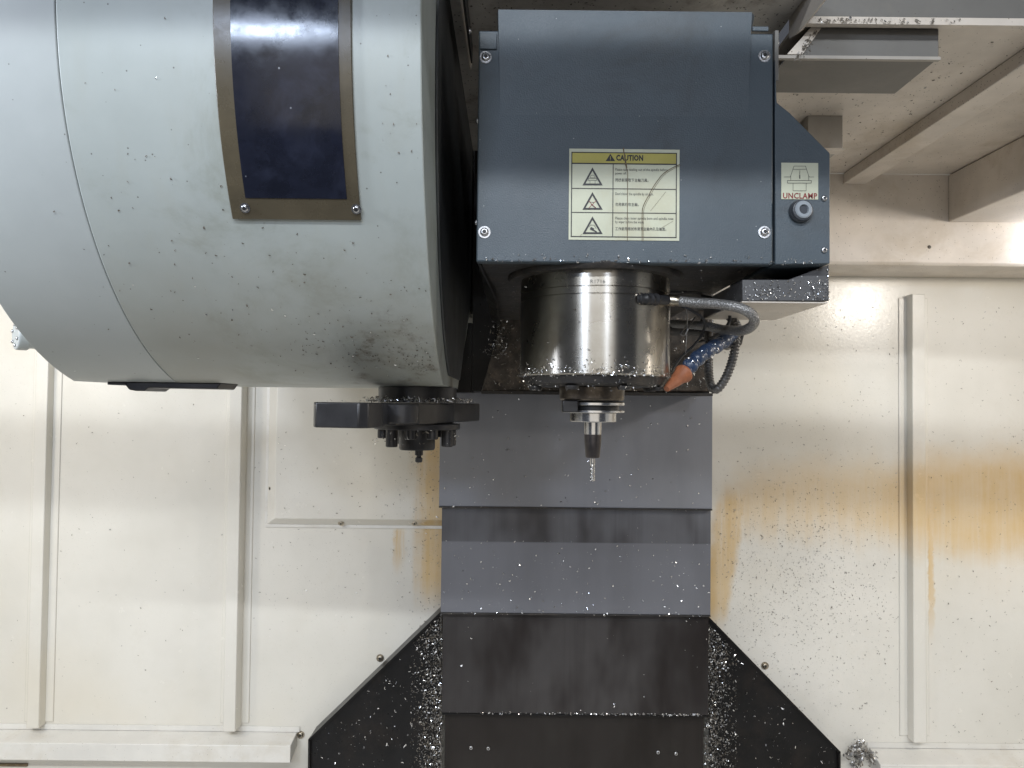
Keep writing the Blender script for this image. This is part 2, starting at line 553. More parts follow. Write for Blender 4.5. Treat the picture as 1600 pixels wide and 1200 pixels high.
# ---- ceiling of the work space
ZC = Z(272, 1.15, 1400)
c = MB().box(.262, 1.0, .70, 1.15, ZC, ZC + .003).build('ceiling', CEIL)
tag(c, 'dusty beige ceiling plate of the enclosure', 'ceiling', kind='structure')
c2 = MB().box(-.0603, .2595, .645, 1.099, ZC + .012, ZC + .016).build('ceiling_slot_plate', CEILDIRTY)
tag(c2, 'grey dirty ceiling plate above the spindle head', 'ceiling', kind='structure')

# ---- unseen door lintel, sized to cut shade bands from the tube light
li = MB().box(-1.0, 1.0, .14, .16, .452, .531).build('door_lintel', WHITE)
tag(li, 'unseen white door lintel of the enclosure opening', 'lintel', kind='structure')

# ---- boxed upper wall panel on the right
ZH = Z(414, 1.15, 1400)
up = MB()
up.prism([(1.15, ZC), (1.15, ZH + .004), (1.153, ZH), (YW, ZH - .001), (YW, ZC)], 'x', .20, 1.0)
upo = up.build('upper_wall_panel', CEIL, bevel=.0012)
tag(upo, 'beige boxed upper wall panel with a bent lower edge', 'panel', kind='structure')
screw('wall_screw', at(1452, 386, 1.15), (0, -1, 0), .0028, upo, head=CHIPD)

# ---- ceiling fittings
xb0, xb1 = X(1317, 1.15, 280), X(1352, 1.15, 280)
o = MB().box(xb0, xb1, .705, 1.149, Z(288, 1.15, 1330), ZC - .0005).build('ceiling_stiffener', CEIL, bevel=.001)
tag(o, 'long beige stiffener bar running along the ceiling to the upper wall panel', 'bar')
xs0 = X(1481, 1.15, 300)
o = MB().box(xs0, .998, .56, 1.1495, Z(347, 1.15, 1481), ZC - .001).build('corner_duct', CEIL, bevel=.002)
tag(o, 'beige box duct in the ceiling corner beside the bright lamp glow', 'duct')

YF = .70
zt = Z(38, YF - .0125, 1400)
beam = thing('ceiling_beam', (.6, YF, zt), 'grey front beam with a speckled cream lip under the ceiling', 'beam')
MB().box(.262, 1.0, YF - .012, YF + .02, Z(28, YF - .012, 1450), .45).build('beam_face', GREYPAINT, beam, bevel=.001)
MB().prism([(YF - .0135, Z(28.5, YF - .012, 1450)), (YF - .0125, zt), (YF - .006, zt), (YF - .006, Z(28.5, YF - .012, 1450) - .0002)], 'x', .262, 1.0).build('lip', CEIL, beam)

YB = .703
bx = thing('ceiling_box', (.33, YB, Z(97, YB, 1400)), 'grey box hanging from the ceiling beside the spindle head', 'box')
x0, x1 = X(1228, YB, 90), X(1467, YB, 90)
zb, ztp = Z(97, YB, 1400), ZC - .0006
MB().prism([(x0 + .001, zb + .004), (x1, zb + .004), (x1, ztp), (x0 + .022, ztp)], 'y', YB, YB + .082).build('box_body', GREYPAINT, bx, bevel=.0008)
MB().box(x0 - .008, x1, YB - .003, YB + .0015, zb + .0012, zb + .0042).build('lower_lip', TANGREY, bx)
# speckled sloping gusset at its end
g0, g1 = at(1250, 97, YB - .002), at(1285, 42, YB - .002)
MB().prism([(X(1228, YB, 97), zb + .005), (X(1252, YB, 97), zb + .005), (X(1284, YB, 42), ztp), (X(1268, YB, 42), ztp)], 'y', YB - .003, YB + .0005).build('gusset', CEIL, bx)

sb = MB().box(X(1262, .92, 210), X(1317, .92, 210), .92, .97, Z(232, .92, 1290), ZC).build('small_ceiling_box', TANGREY, bevel=.001)
tag(sb, 'small beige grey box on the ceiling behind the chamfered side box', 'box')
ang = MB()
ang.box(X(1262, .92, 236), X(1318, .92, 236), .917, .935, Z(234.5, .92, 1290), Z(232.3, .92, 1290))
ao = ang.build('ceiling_angle', CEIL)
tag(ao, 'thin beige angle strip under the small ceiling box', 'strip')

# ---- slot flanges beside the head
for (xx, lab, y1, px) in ((-.047, 'thin beige slot flange hanging between the magazine and the spindle head', .79, 0),
                          (.261, 'thin beige slot flange hanging between the spindle head and the ceiling box', .716, 1)):
    t = thing('slot_flange', (xx, .7, ZC), lab, 'flange')
    MB().prism([(.60, ZC + .016), (.60, ZC - .012), (y1 - .03, ZC - .012), (y1, ZC - .006), (y1, ZC + .016)], 'x', xx - .0008, xx + .0008).build('sheet', CEIL, t)
    MB().prism([(.60, ZC + .016), (.60, ZC - .008), (y1 - .02, ZC - .008), (y1 - .012, ZC + .016)], 'x', xx + .0016, xx + .0030).build('wiper_strip', RUBBER, t)
    screw('flange_screw', (xx + .003, .715 if px == 0 else .66, ZC - .002), (1, 0, 0), .0035, t)

# ================================================================== COLUMN AND TELESCOPIC COVER
colm = thing('machine_column', (.11, 1.1, .016), 'black oily column face behind the spindle head', 'column')
MB().box(-.058, .285, 1.10, 1.20, .018, .46).build('column_body', BLACKP, colm)
MB().box(-.086, -.0585, 1.102, 1.19, .016, .117).build('side_guard', BLACKP, colm)
MB().box(-.16, -.0585, 1.2005, 1.232, .145, .45).build('rear_cheek', BLACKP, colm)
ys = 1.06
pl = [(X(792, ys, 480), Z(470, ys, 792)), (X(1113, ys, 480), Z(470, ys, 1113)), (X(1113, ys, 612), Z(612, ys, 1113)), (X(752, ys, 612), Z(612, ys, 752))]
MB().prism(pl, 'y', ys, 1.0995).build('saddle_plate', BRISTLE, colm, bevel=.002)
MB().box(X(752, ys, 612), X(1113, ys, 612), ys - .003, 1.0995, Z(617, ys, 930), Z(612.5, ys, 930)).build('bottom_lip', CAST, colm)

tc = thing('telescopic_way_cover', (.107, 1.2, -.70), 'grey stepped telescopic way cover hanging below the spindle head', 'way cover')
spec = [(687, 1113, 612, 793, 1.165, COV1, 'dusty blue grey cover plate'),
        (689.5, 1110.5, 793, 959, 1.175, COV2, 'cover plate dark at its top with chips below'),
        (691, 1107, 959, 1116, 1.185, COV3, 'dark oily cover plate'),
        (694, 1099, 1116, 1330, 1.195, COV4, 'dark brown cover plate with four rivets')]
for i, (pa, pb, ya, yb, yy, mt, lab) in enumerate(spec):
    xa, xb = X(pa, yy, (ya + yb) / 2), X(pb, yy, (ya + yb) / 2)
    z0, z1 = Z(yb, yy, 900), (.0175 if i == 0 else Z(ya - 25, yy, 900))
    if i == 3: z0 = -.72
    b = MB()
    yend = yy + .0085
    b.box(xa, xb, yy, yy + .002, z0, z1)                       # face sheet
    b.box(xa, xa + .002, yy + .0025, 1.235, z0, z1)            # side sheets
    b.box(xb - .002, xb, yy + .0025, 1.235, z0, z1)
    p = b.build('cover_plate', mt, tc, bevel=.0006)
    p['label'] = lab
    MB().box(xa, xb, yy - .0012, yy + .0065, z0 - .0024, z0 - .0002).build('wiper_lip', BLACKP if i > 1 else CAST, p)
    if i == 3:
        for (px, py) in ((736, 1168), (763, 1169), (1028, 1175), (1056, 1177)):
            screw('rivet', at(px, py, yy), (0, -1, 0), .0042, p, washer=False)

# ---- black corner guards
for (pts, lab) in ((((688, 955), (483, 1153), (482, 1330), (688, 1330)), 'black chip guard plate left of the way cover, below the raised panel'),
                   (((1108, 964), (1311, 1172), (1312, 1330), (1108, 1330)), 'black chip guard plate right of the way cover, beside the spiky chip pile')):
    yg = 1.205
    P = [(at(a, b_, yg).x, at(a, b_, yg).z) for a, b_ in pts]
    P[2] = (P[2][0], -.74); P[3] = (P[3][0], -.74)
    t = thing('chip_guard', (P[2][0], yg, -.74), lab, 'guard')
    MB().prism(P, 'y', yg, yg + .004).build('guard_plate', BLACKP, t)
    # return flange towards the wall along the slanted and the upright edge, and a thin raised hem
    for (a, c_) in ((P[0], P[1]), (P[1], P[2])):
        d = (Vector(c_) - Vector(a)); d.normalize(); nn = Vector((-d.y, d.x))
        ctr = (Vector(P[2]) + Vector(P[3]) + Vector(P[0])) / 3
        if (ctr - Vector(a)).dot(nn) < 0: nn = -nn
        e = .003
        q = [Vector(a), Vector(c_), Vector(c_) + nn * e, Vector(a) + nn * e]
        MB().prism([(v.x, v.y) for v in q], 'y', yg - .006, yg - .0003).build('hem', BLACKP, t)
        q = [Vector(a) + nn * .001, Vector(c_) + nn * .001, Vector(c_) + nn * .003, Vector(a) + nn * .003]
        MB().prism([(v.x, v.y) for v in q], 'y', yg + .0043, YW - .0005).build('return_flange', BLACKP, t)

# ---- raised panel on the wall
rp = thing('raised_wall_panel', (X(560, YW, 820), YW, Z(822, YW, 560)), 'raised white cover panel bolted on the wall under the tool changer arm', 'panel')
pr = .016
xa, xb = X(418, YW, 720), .00
za, zb_ = Z(822, YW, 550), .14
yf = YW - pr
xi, zi = X(431, yf, 720), Z(811, yf, 550)
b = MB()
vs = [(xa + .002, YW - .0026, za + .002), (xb, YW - .0026, za + .002), (xb, YW - .0026, zb_), (xa + .002, YW - .0026, zb_),
      (xi, yf, zi), (xb, yf, zi), (xb, yf, zb_), (xi, yf, zb_)]
b.add(vs, [(0, 1, 5, 4), (1, 2, 6, 5), (2, 3, 7, 6), (3, 0, 4, 7), (4, 5, 6, 7), (0, 3, 2, 1)])
b.build('panel', WALL, rp, bevel=.001)
MB().box(xa - .002, xb, YW - .0022, YW - .0002, za - .0025, zb_).build('flange', WHITE, rp)
for (px, py) in ((424, 763), (533, 817), (648, 817)):
    screw('panel_screw', at(px, py, YW - (.008 if py > 800 else .004)), (0, -1, -.4) if py > 800 else (-.5, -1, 0), .0052, rp, head=BRASS)

# ---- ledges
le = thing('drip_ledge', (X(230, YW, 1190), YW, Z(1192, YW, 230)), 'long white sloped drip ledge under the two wall ribs', 'ledge')
xr = X(456, 1.22, 1170)
zt0, zt1, zt2 = Z(1141, YW, 230), Z(1163, 1.212, 230), Z(1190, 1.212, 230)
MB().prism([(YW - .0005, zt0), (1.212, zt1), (1.212, zt2), (1.215, zt2 - .0005), (YW - .0005, zt2 + .010)], 'x', -.998, xr).build('sloped_sheet', WHITE, le, bevel=.001)
MB().box(-.998, xr + .004, YW - .002, YW - .0004, zt0 + .0005, zt0 + .009).build('flange', WHITE, le)
le2 = thing('drip_ledge', (X(1460, YW, 1190), YW, Z(1210, YW, 1460)), 'white sloped drip ledge beside the spiky pile of chips', 'ledge')
xl = X(1372, 1.22, 1185)
z2a, z2b, z2c = Z(1169, YW, 1460), Z(1196, 1.212, 1460), Z(1225, 1.212, 1460)
MB().prism([(YW - .0005, z2a), (1.212, z2b), (1.212, z2c), (YW - .0005, z2c + .012)], 'x', xl, .998).build('sloped_sheet', WHITE, le2, bevel=.001)
MB().box(xl - .004, .998, YW - .002, YW - .0004, z2a + .0005, z2a + .009).build('flange', WHITE, le2)
# drain slot with rust under the left ledge
o = MB().box(X(6, YW), X(60, YW), YW - .004, YW - .0004, Z(1196, YW, 30), Z(1192, YW, 30)).build('rust_run', SCR, le)

# ================================================================== TOOL MAGAZINE
MYc, MZc, MR = .775, .28, .275
XE, XS, XL = -.063, -.307, -.401


def arc_profile(R, a0, a1, n):
    return [(MYc - R * math.cos(a0 + (a1 - a0) * i / n), MZc + R * math.sin(a0 + (a1 - a0) * i / n)) for i in range(n + 1)]


ZBOT = .0165
a_bot = math.asin((ZBOT - MZc) / MR)
prof = arc_profile(MR, a_bot, R_(95), 72) + [(1.12, MZc + .20), (1.19, MZc + .05), (1.15, .150), (.885, ZBOT)]
mg = thing('tool_magazine', (-.23, .775, ZBOT), 'large pale grey green drum shaped tool magazine with a dark window', 'tool magazine')
mg_main = MB().prism(prof, 'x', XS + .0003, XE).build('drum_cover', MAG, mg, bevel=.0009, smooth=25)
prof2 = [(MYc + (y - MYc) * .9992, MZc + (z - MZc) * .9992) for y, z in prof]
MB().prism(prof2, 'x', XL, XS - .0003).build('end_cover', MAGEND, mg, bevel=.0007, smooth=25)
sp_prof = [(MYc + .03 + (y - MYc) * .78, MZc + (z - MZc) * (.78 if z > MZc else .96)) for y, z in prof]
MB().prism(sp_prof, 'x', XE + .0002, XE + .0022).build('side_plate', M('dark_side_plate', (.045, .048, .050), .45, var=.2, dirt=(.02, .02, .02), dirt_amt=.5), mg, bevel=.0006, smooth=25)  # near-black colour over the inner part of the drum's side face
inner = [(MYc + (y - MYc) * .985, MZc + (z - MZc) * .985) for y, z in prof]
MB().prism(inner, 'x', XS - .0015, XS + .0015).build('joint_seal', RUBBER, mg, smooth=25)


def curved(x0, x1, R0, R1, a0, a1, n=40):
    o_ = arc_profile(R1, a0, a1, n); i_ = arc_profile(R0, a0, a1, n)
    return MB().prism(o_ + i_[::-1], 'x', x0, x1)


def ang_at(py, px):
    # angle on the drum for a picture row
    best = None
    for i in range(400):
        a = R_(-70) + R_(100) * i / 400
        p = (MYc - MR * math.cos(a), MZc + MR * math.sin(a))
        d = abs(Z(py, p[0], px) - p[1])
        if best is None or d < best[0]: best = (d, a)
    return best[1]


wx0, wx1 = X(336, .503, 20), X(551, .503, 20)
aw = ang_at(342, 470); ap = ang_at(309, 460)
win = curved(wx0, wx1, MR + .0002, MR + .0022, aw, R_(35), 48).build('window_plate', AMBER, mg, bevel=.0005, smooth=25)
curved(X(364, .503, 20), X(531, .503, 20), MR + .0023, MR + .0028, ap, R_(34.5), 48).build('pane', PANE, win, smooth=25)
for (px, py) in ((383, 324), (557, 324)):
    a = ang_at(py, px)
    y_ = MYc - (MR + .0022) * math.cos(a); z_ = MZc + (MR + .0022) * math.sin(a)
    screw('window_screw', (X(px, y_, py), y_, z_), (0, -math.cos(a), math.sin(a)), .0036, win)

# geared motor behind the drum's end and the tool pocket flap under it
mo = MB()
my, mz = .75, Z(523, .75, 15)
MDIR = Vector((.70, .71, 0))
mo.lathe([(.0140, 0), (.0150, .0015), (.0150, .010), (.0130, .012), (.0130, .060)], (X(24, my, 523), my, mz), MDIR, 40)
mo_o = mo.build('drive_motor', MAGEND, mg, bevel=.0008)
mside = Vector((-MDIR.y, MDIR.x, 0))
for k in range(6):
    a = k * math.pi / 3 + .4
    screw('motor_screw', Vector((X(24, my, 523), my, mz)) + mside * .0105 * math.cos(a) + Vector((0, 0, .0105 * math.sin(a))) - MDIR * .0001, -MDIR, .0024, mo_o, washer=False)
fl = MB()
xh0, xh1 = X(208, .72, 605), X(358, .72, 605)
zl = Z(611.5, .72, 240)
fl.prism([(xh0, ZBOT), (xh0 + .006, zl + .001), (xh0 + .012, zl), (xh0 + .020, zl), (xh0 + .024, zl + .003), (xh1 - .004, zl + .0025), (xh1, ZBOT)], 'y', .70, .745)
fl.build('pocket_flap', STEELARM, mg, bevel=.001)
MB().box(X(168, .70, 600), X(198, .70, 600), .70, .73, Z(600.5, .7, 180) - .0005, ZBOT).build('seal_strip', STEELARM, mg)

# ================================================================== TOOL CHANGER ARM
AC = Vector((-.097, .785))
arm = thing('tool_change_arm', (AC.x, AC.y, -.02), 'black oily double ended tool changer arm under the magazine', 'tool changer')
dirv = Vector((X(535, .62, 650) - AC.x, .62 - AC.y)); dirv.normalize()
sv = Vector((-dirv.y, dirv.x))          # sideways: towards +x for the near end
if sv.x < 0: sv = -sv


def armpt(u, v): return AC + dirv * u + sv * v


half = [(.030, .030), (.070, .020), (.093, .016)]
claw = [(.100, .008), (.112, .002), (.124, .002), (.134, .010), (.139, .022), (.150, .024), (.172, .024), (.178, .018), (.178, -.020), (.170, -.026), (.110, -.026), (.070, -.020), (.030, -.030)]
pts = [armpt(u, v) for u, v in half + claw] + [armpt(-u * (.82 if u > .05 else 1), -v) for u, v in half + claw]
za0, za1 = Z(669, .61, 535), Z(628.5, .61, 535)
MB().prism([(p.x, p.y) for p in pts], 'z', za0, za1).build('arm_beam', STEELARM, arm, bevel=.0012)
MB().lathe([(.040, za1 + .0002), (.040, ZBOT - .0006)], (AC.x, AC.y, 0), n=40).build('shaft_collar', STEELARM, arm)
MB().lathe([(.044, za0 - .006), (.044, za0 - .0003)], (AC.x, AC.y, 0), n=40).build('clamp_plate', STEELARM, arm, bevel=.0006)
hz = Z(704, .77, 645)
MB().lathe([(.0175, hz), (.0185, hz + .002), (.0185, za0 - .0062)], (AC.x, AC.y, 0), n=32).build('hub', STEELARM, arm)
nz0 = Z(723, .78, 650)
MB().lathe([(.0030, nz0), (.0038, nz0 + .001), (.0038, nz0 + .0045), (.0024, nz0 + .0055), (.0024, nz0 + .0068), (.0042, nz0 + .0075), (.0042, hz - .0002)], (AC.x + .002, AC.y, 0), n=16).build('drawbar_knob', STEELARM, arm)
for k in range(10):
    a = 2 * math.pi * k / 10 + .25
    L = .009 if k % 3 else .017
    p = (AC.x + .0345 * math.cos(a), AC.y + .0345 * math.sin(a), 0)
    MB().lathe([(.0052, za0 - .0063 - L), (.0060, za0 - .0055 - L), (.0060, za0 - .0062)], p, n=14).build('clamp_bolt', STEELARM, arm)
# cam finger in the near claw
fp = armpt(.085, .017)
MB().lathe([(.016, za0 + .002), (.016, za1 - .0015)], (fp.x, fp.y, 0), n=28).build('cam_finger', STEELARM, arm, bevel=.001)

# ================================================================== SPINDLE HEAD
YH = .62
hx0, hx1 = X(746, YH, 240), X(1207, YH, 240)
zhb = Z(411, YH, 980)
hd = thing('spindle_head', ((hx0 + hx1) / 2, .8, zhb), 'dark blue grey spindle head with a caution sticker and a round steel nose', 'spindle head')
ztop = Z(50, YH, 980)
MB().box(hx0 + .004, hx1 - .002, YH + .012, 1.058, zhb + .001, ztop - .006).build('head_casting', CAST, hd)
b = MB()
b.box(hx0, hx1 + .0004, YH, YH + .011, zhb, ztop)
b.build('front_cover', BLUE, hd, bevel=.0012)
# hood panel: upper middle of the cover leaning out
wz0, wz1 = Z(215, YH, 980), Z(9, .605, 980)
wxl0, wxr0 = X(783, YH, 170), X(1169, YH, 115)
wxl1, wxr1 = X(778, .603, 12), X(1181, .603, 12)
b = MB()
NH = 14
vs = []
for i in range(NH + 1):
    f = i / NH
    z = wz0 + (wz1 - wz0) * f
    y = YH + .0004 - .0075 * f ** 1.7
    xa_, xb_ = wxl0 + (wxl1 - wxl0) * f, wxr0 + (wxr1 - wxr0) * f
    vs += [(xa_, y, z), (xb_, y, z), (xb_ + (.006 if f > .72 else 0) * (f - .72) / .28, YH + .005, z + .003 * f), (xa_ - .001 * f, YH + .005, z + .003 * f)]
fs = []
for i in range(NH):
    a_, c_ = i * 4, i * 4 + 4
    for k in range(4):
        k2 = (k + 1) % 4
        fs.append((a_ + k, a_ + k2, c_ + k2, c_ + k))
fs += [(0, 1, 2, 3), (NH * 4, NH * 4 + 1, NH * 4 + 2, NH * 4 + 3)]
b.add(vs, fs)
b.build('hood_panel', BLUE, hd, smooth=30)
MB().box(hx0 + .001, wxl1 - .001, YH - .002, YH - .0003, Z(78, YH, 760), Z(54, YH, 760)).build('corner_tab', BLUE, hd, bevel=.0004)
MB().box(wxr1 + .002, hx1 - .004, YH - .002, YH - .0003, Z(50, YH, 1190), Z(43, YH, 1190)).build('corner_tab', BLUE, hd, bevel=.0004)
for (px, py) in ((759, 90), (757, 363), (1194, 88), (1194, 363)):
    screw('cover_screw', at(px, py, YH), (0, -1, 0), .0050, hd)
for (px, py) in ((741.5, 185), (741.5, 345)):
    screw('side_screw', (hx0, YH + .006, Z(py, YH, px)), (-1, 0, 0), .003, hd, washer=False)
# black side sheets under the left edge
b = MB()
zl_ = Z(470, .80, 772)
b.add([(hx0 + .001, YH + .012, zhb), (hx0 + .012, .80, zl_ - .0), (hx0 + .012, 1.05, zl_), (hx0 + .001, 1.05, zhb),
       (hx0 + .003, YH + .012, zhb), (hx0 + .014, .80, zl_), (hx0 + .014, 1.05, zl_), (hx0 + .003, 1.05, zhb)],
      [(0, 1, 2, 3), (4, 7, 6, 5), (0, 4, 5, 1), (1, 5, 6, 2), (2, 6, 7, 3), (3, 7, 4, 0)])
b.build('left_skirt', BLACKP, hd)

# side box with the unclamp button
YS = YH + .0015
P = [(1211, 92), (1214, 160), (1234, 176), (1297, 239), (1297, 412), (1211, 413)]
P = [(at(a, c_, YS).x, at(a, c_, YS).z) for a, c_ in P]
side = MB().prism(P, 'y', YS, YS + .13).build('side_box', BLUE, hd, bevel=.0009)
MB().box(P[0][0] + .0002, P[0][0] + .0035, YS + .001, YS + .02, Z(125, YS, 1214), Z(46, YS, 1214)).build('edge_bracket', GREYPAINT, hd, bevel=.0005)
screw('bracket_screw', (P[0][0] + .0035, YS + .008, Z(60, YS, 1222)), (1, 0, 0), .0035, hd)
for (px, py) in ((1287, 310), (1287, 391)):
    screw('box_screw', at(px, py, YS), (0, -1, 0), .0034, side, washer=False)
bc = at(1249.5, 331, YS)
btn = MB().lathe([(.0094, 0), (.0094, .0030), (.0088, .0036), (.0088, .0058), (.0080, .0064)], bc, (.08, -1, .03), 36).build('unclamp_button', BTNDK, side, bevel=.0004)
tip = Vector(bc) + Vector((.08, -1, .03)).normalized() * .0067
MB().lathe([(.0072, -.001), (.0072, .0006), (.0062, .0014), (.0040, .0014), (.0036, -.0004)], tip, (.08, -1, .03), 32).build('button_ring', BTN, btn)

# underside of the side box: perforated plate and box
YU = .635
b = MB()
Q = [(1160, 470), (1295.5, 470), (1295.5, 413), (1232, 437), (1160, 437)]
Q = [(at(a, c_, YU).x, at(a, c_, YU).z) for a, c_ in Q]
b.prism(Q, 'y', YU, YU + .13)
dk = b.build('lower_bracket', M('grey_chip_covered_paint', (.085, .085, .088), .45, var=.15, dirt=(.10, .09, .08), dirt_amt=.4, speck=(300, .14, .3, (.5, .5, .5))), hd, bevel=.0006)
MB().box(Q[0][0], Q[1][0] - .001, YU + .001, YU + .129, Q[0][1] - .0012, Q[0][1] - .0002).build('bracket_floor', CEIL, dk)  # pale tan sheet colours in the wall's bounce light on the underside

# ---- spindle nose
SX, SY = X(929, .70, 500), .70
SR = .0682
zs0 = Z(589, .69, 929)
g1a, g2a = Z(446, SY - SR, 929), Z(458, SY - SR, 929)
pr_ = [(SR - .001, zs0), (SR, zs0 + .001), (SR, g2a - .0006), (SR - .0012, g2a - .0003), (SR - .0012, g2a + .0003), (SR, g2a + .0006),
       (SR, g1a - .0006), (SR - .0012, g1a - .0003), (SR - .0012, g1a + .0003), (SR, g1a + .0006), (SR, zhb + .004)]
sp = MB().lathe(pr_, (SX, SY, 0), n=96)
spo = sp.build('spindle_nose', SPINDLE, None, smooth=35)
# give the nose its own origin on the axis so the turned grain runs round it
for v in spo.data.vertices: v.co -= Vector((SX, SY, 0))
spo.parent = hd; spo.location = Vector((SX, SY, 0)) - root_loc(hd)
MB().lathe([(SR + .010, zhb - .0035), (SR + .012, zhb - .0005), (SR + .012, zhb + .002)], (SX, SY, 0), n=64).build('gasket_ring', CAST, hd)
zr1 = Z(603, .66, 929)
MB().lathe([(.060, zr1), (.063, zr1 + .002), (.0655, zs0 - .0003)], (SX, SY, 0), n=64).build('seal_ring', CAST, hd)
for k in range(8):
    a = 2 * math.pi * k / 8 + .35
    p = (SX + .058 * math.cos(a), SY + .058 * math.sin(a), 0)
    MB().lathe([(.0052, zr1 - .0035), (.0060, zr1 - .002), (.0060, zr1 - .0002)], p, n=14).build('nose_bolt', CAST, hd)
zb1 = Z(626, .69, 929)
MB().lathe([(.0285, zb1), (.0295, zb1 + .0015), (.0300, zr1 - .0003)], (SX - .002, SY, 0), n=56).build('spindle_shaft', M('brown_oily_steel', (.15, .125, .10), .35, metal=.8, var=.3, vs=60, dirt=(.05, .04, .03), dirt_amt=.6, dirt_s=50), hd, bevel=.0003)
kx0, kx1 = X(879, .675, 630), X(903, .675, 630)
MB().box(kx0, kx1, .672, .690, Z(644, .675, 890), zb1 - .0002).build('drive_key', STEELARM, hd, bevel=.0008)

# stamped serial number, caution sticker, unclamp sticker
_font_cache = {}


def text(body, name, mat_, x, z, Y, height, parent, align='LEFT', bold=0.0, width=None):
    cu = bpy.data.curves.new(name, 'FONT')
    cu.body = body; cu.size = 1.0; cu.align_x = align; cu.resolution_u = 2
    cu.offset = bold; cu.space_character = 1.08
    tmp = bpy.data.objects.new(name, cu); col.objects.link(tmp)
    dg = bpy.context.evaluated_depsgraph_get(); dg.update()
    me = bpy.data.meshes.new_from_object(tmp.evaluated_get(dg))
    bpy.data.objects.remove(tmp); bpy.data.curves.remove(cu)
    xs = [v.co.x for v in me.vertices] or [0, 1]
    sx = height
    if width: sx = width / (max(xs) - min(xs))
    off = root_loc(parent)
    for v in me.vertices:
        v.co = Vector((x + v.co.x * sx, Y, z + v.co.y * height)) - off
    me.materials.clear(); me.materials.append(mat_)
    o = bpy.data.objects.new(name, me); o.parent = parent; col.objects.link(o)
    return o


def sq(px, py, Y=YH): 
    p = at(px, py, Y); return (p.x, p.z)


Ys = YH - .0006
c0, c1 = sq(889.5, 232.5), sq(1061, 376.5)
st = MB().box(c0[0], c1[0], Ys, YH - .0001, c1[1], c0[1]).build('caution_sticker', STICK, hd)
st['label'] = 'cream caution sticker with a yellow header and three warning triangles'
Yp = Ys - .00025
bl = MB()
a0, a1 = sq(893.5, 238.5), sq(1056, 371.5)
xl_, xr_, zt_, zb_2 = a0[0], a1[0], a0[1], a1[1]
zrow = [Z(256.5, YH, 975), Z(295.5, YH, 975), Z(333, YH, 975)]
MB().box(xl_, xr_, Yp + .00005, Ys - .00005, zrow[0], zt_).build('yellow_header', YELLOW, st)
lw = .00062
Yq = Yp - .0001
bl.line([(xl_, zt_), (xr_, zt_), (xr_, zb_2), (xl_, zb_2), (xl_, zt_)], lw * 1.25, Yq)
bl.line([(xl_, zrow[0]), (xr_, zrow[0])], lw * 1.5, Yq - .00002)
for zz_ in zrow[1:]: bl.line([(xl_, zz_), (xr_, zz_)], lw, Yq - .00002)
xm = X(957.5, YH, 310)
bl.line([(xm, zrow[0]), (xm, zb_2)], lw, Yq - .00004)
bl.build('grid_lines', INK, st, smooth=0)
for i, (cy, base) in enumerate(((263, 290), (301.5, 328), (339.5, 366))):
    tr = MB()
    A, B, C_ = sq(925.5, cy - 1), sq(910, base), sq(941.5, base)
    ctr = (Vector(A) + Vector(B) + Vector(C_)) / 3
    ins = [ctr + (Vector(p) - ctr) * .70 for p in (A, B, C_)]
    V = [Vector(A), Vector(B), Vector(C_)]
    for k in range(3):
        k2 = (k + 1) % 3
        tr.add([(p.x, Yq, p.y) for p in (V[k], V[k2], ins[k2], ins[k])], [(0, 1, 2, 3)])
    tr.build('warning_triangle', INK, st, smooth=0)
    ic = MB()
    u = .00042

    def ip(dx, dy): return (ctr.x + dx * u, ctr.y + dy * u)
    if i == 0:
        ic.line([ip(-3, 8), ip(3, 8), ip(5, 3), ip(-5, 3), ip(-3, 8)], u * .7, Yq); ic.line([ip(-8, 2), ip(8, 2), ip(8, -2), ip(-8, -2), ip(-8, 2)], u * .7, Yq - .00002)
        ic.line([ip(-5, -3), ip(-5, -9), ip(5, -9), ip(5, -3)], u * .7, Yq)
        ic.build('spindle_icon', INKGREY, st, smooth=0)
    elif i == 1:
        ic.line([ip(-7, 6), ip(-4, 3), ip(4, 3), ip(7, 6)], u * .7, Yq); ic.line([ip(-2, -1), ip(6, -8)], u * 2, Yq)
        ic.build('spindle_icon', INKGREY, st, smooth=0)
        MB().line([ip(-7, -8), ip(7, 6)], u * .9, Yq - .00004).line([ip(-7, 5), ip(6, -8)], u * .9, Yq - .00006).build('cross_mark', RED, st, smooth=0)
    else:
        ic.line([ip(-7, 2), ip(-4, 6), ip(3, 6), ip(7, -1)], u * .7, Yq)
        ic.line([ip(-2, -1), ip(0, -2)], u * 5, Yq - .00002).line([ip(2, -4), ip(7, -7)], u * 2.4, Yq - .00004)
        ic.build('wiper_icon', INK, st, smooth=0)
hd_tri = MB()
A, B, C_ = sq(953.5, 241), sq(946, 252.3), sq(961, 252.3)
hd_tri.add([(A[0], Yq, A[1]), (B[0], Yq, B[1]), (C_[0], Yq, C_[1])], [(0, 1, 2)])
hd_tri.build('alert_triangle', INK, st, smooth=0)
MB().line([sq(953.5, 245), sq(953.5, 248.7)], .0004, Yq - .0001).line([sq(953.5, 250.2), sq(953.5, 250.7)], .0004, Yq - .0001).build('alert_mark', YELLOW, st, smooth=0)
tp = lambda px, py: sq(px, py)
x_, z_ = tp(962.5, 251.0)
text('CAUTION', 'header_text', INK, x_, z_, Yq, .0062, st, bold=.045, width=(1005 - 962.5) / F_PX * YH)


def tline(s_, px, py, h, px1, m=INKGREY):
    x, z = tp(px, py)
    return text(s_, 'sticker_text', m, x, z, Yq, h, st, width=(px1 - px) / F_PX * YH, bold=.008)


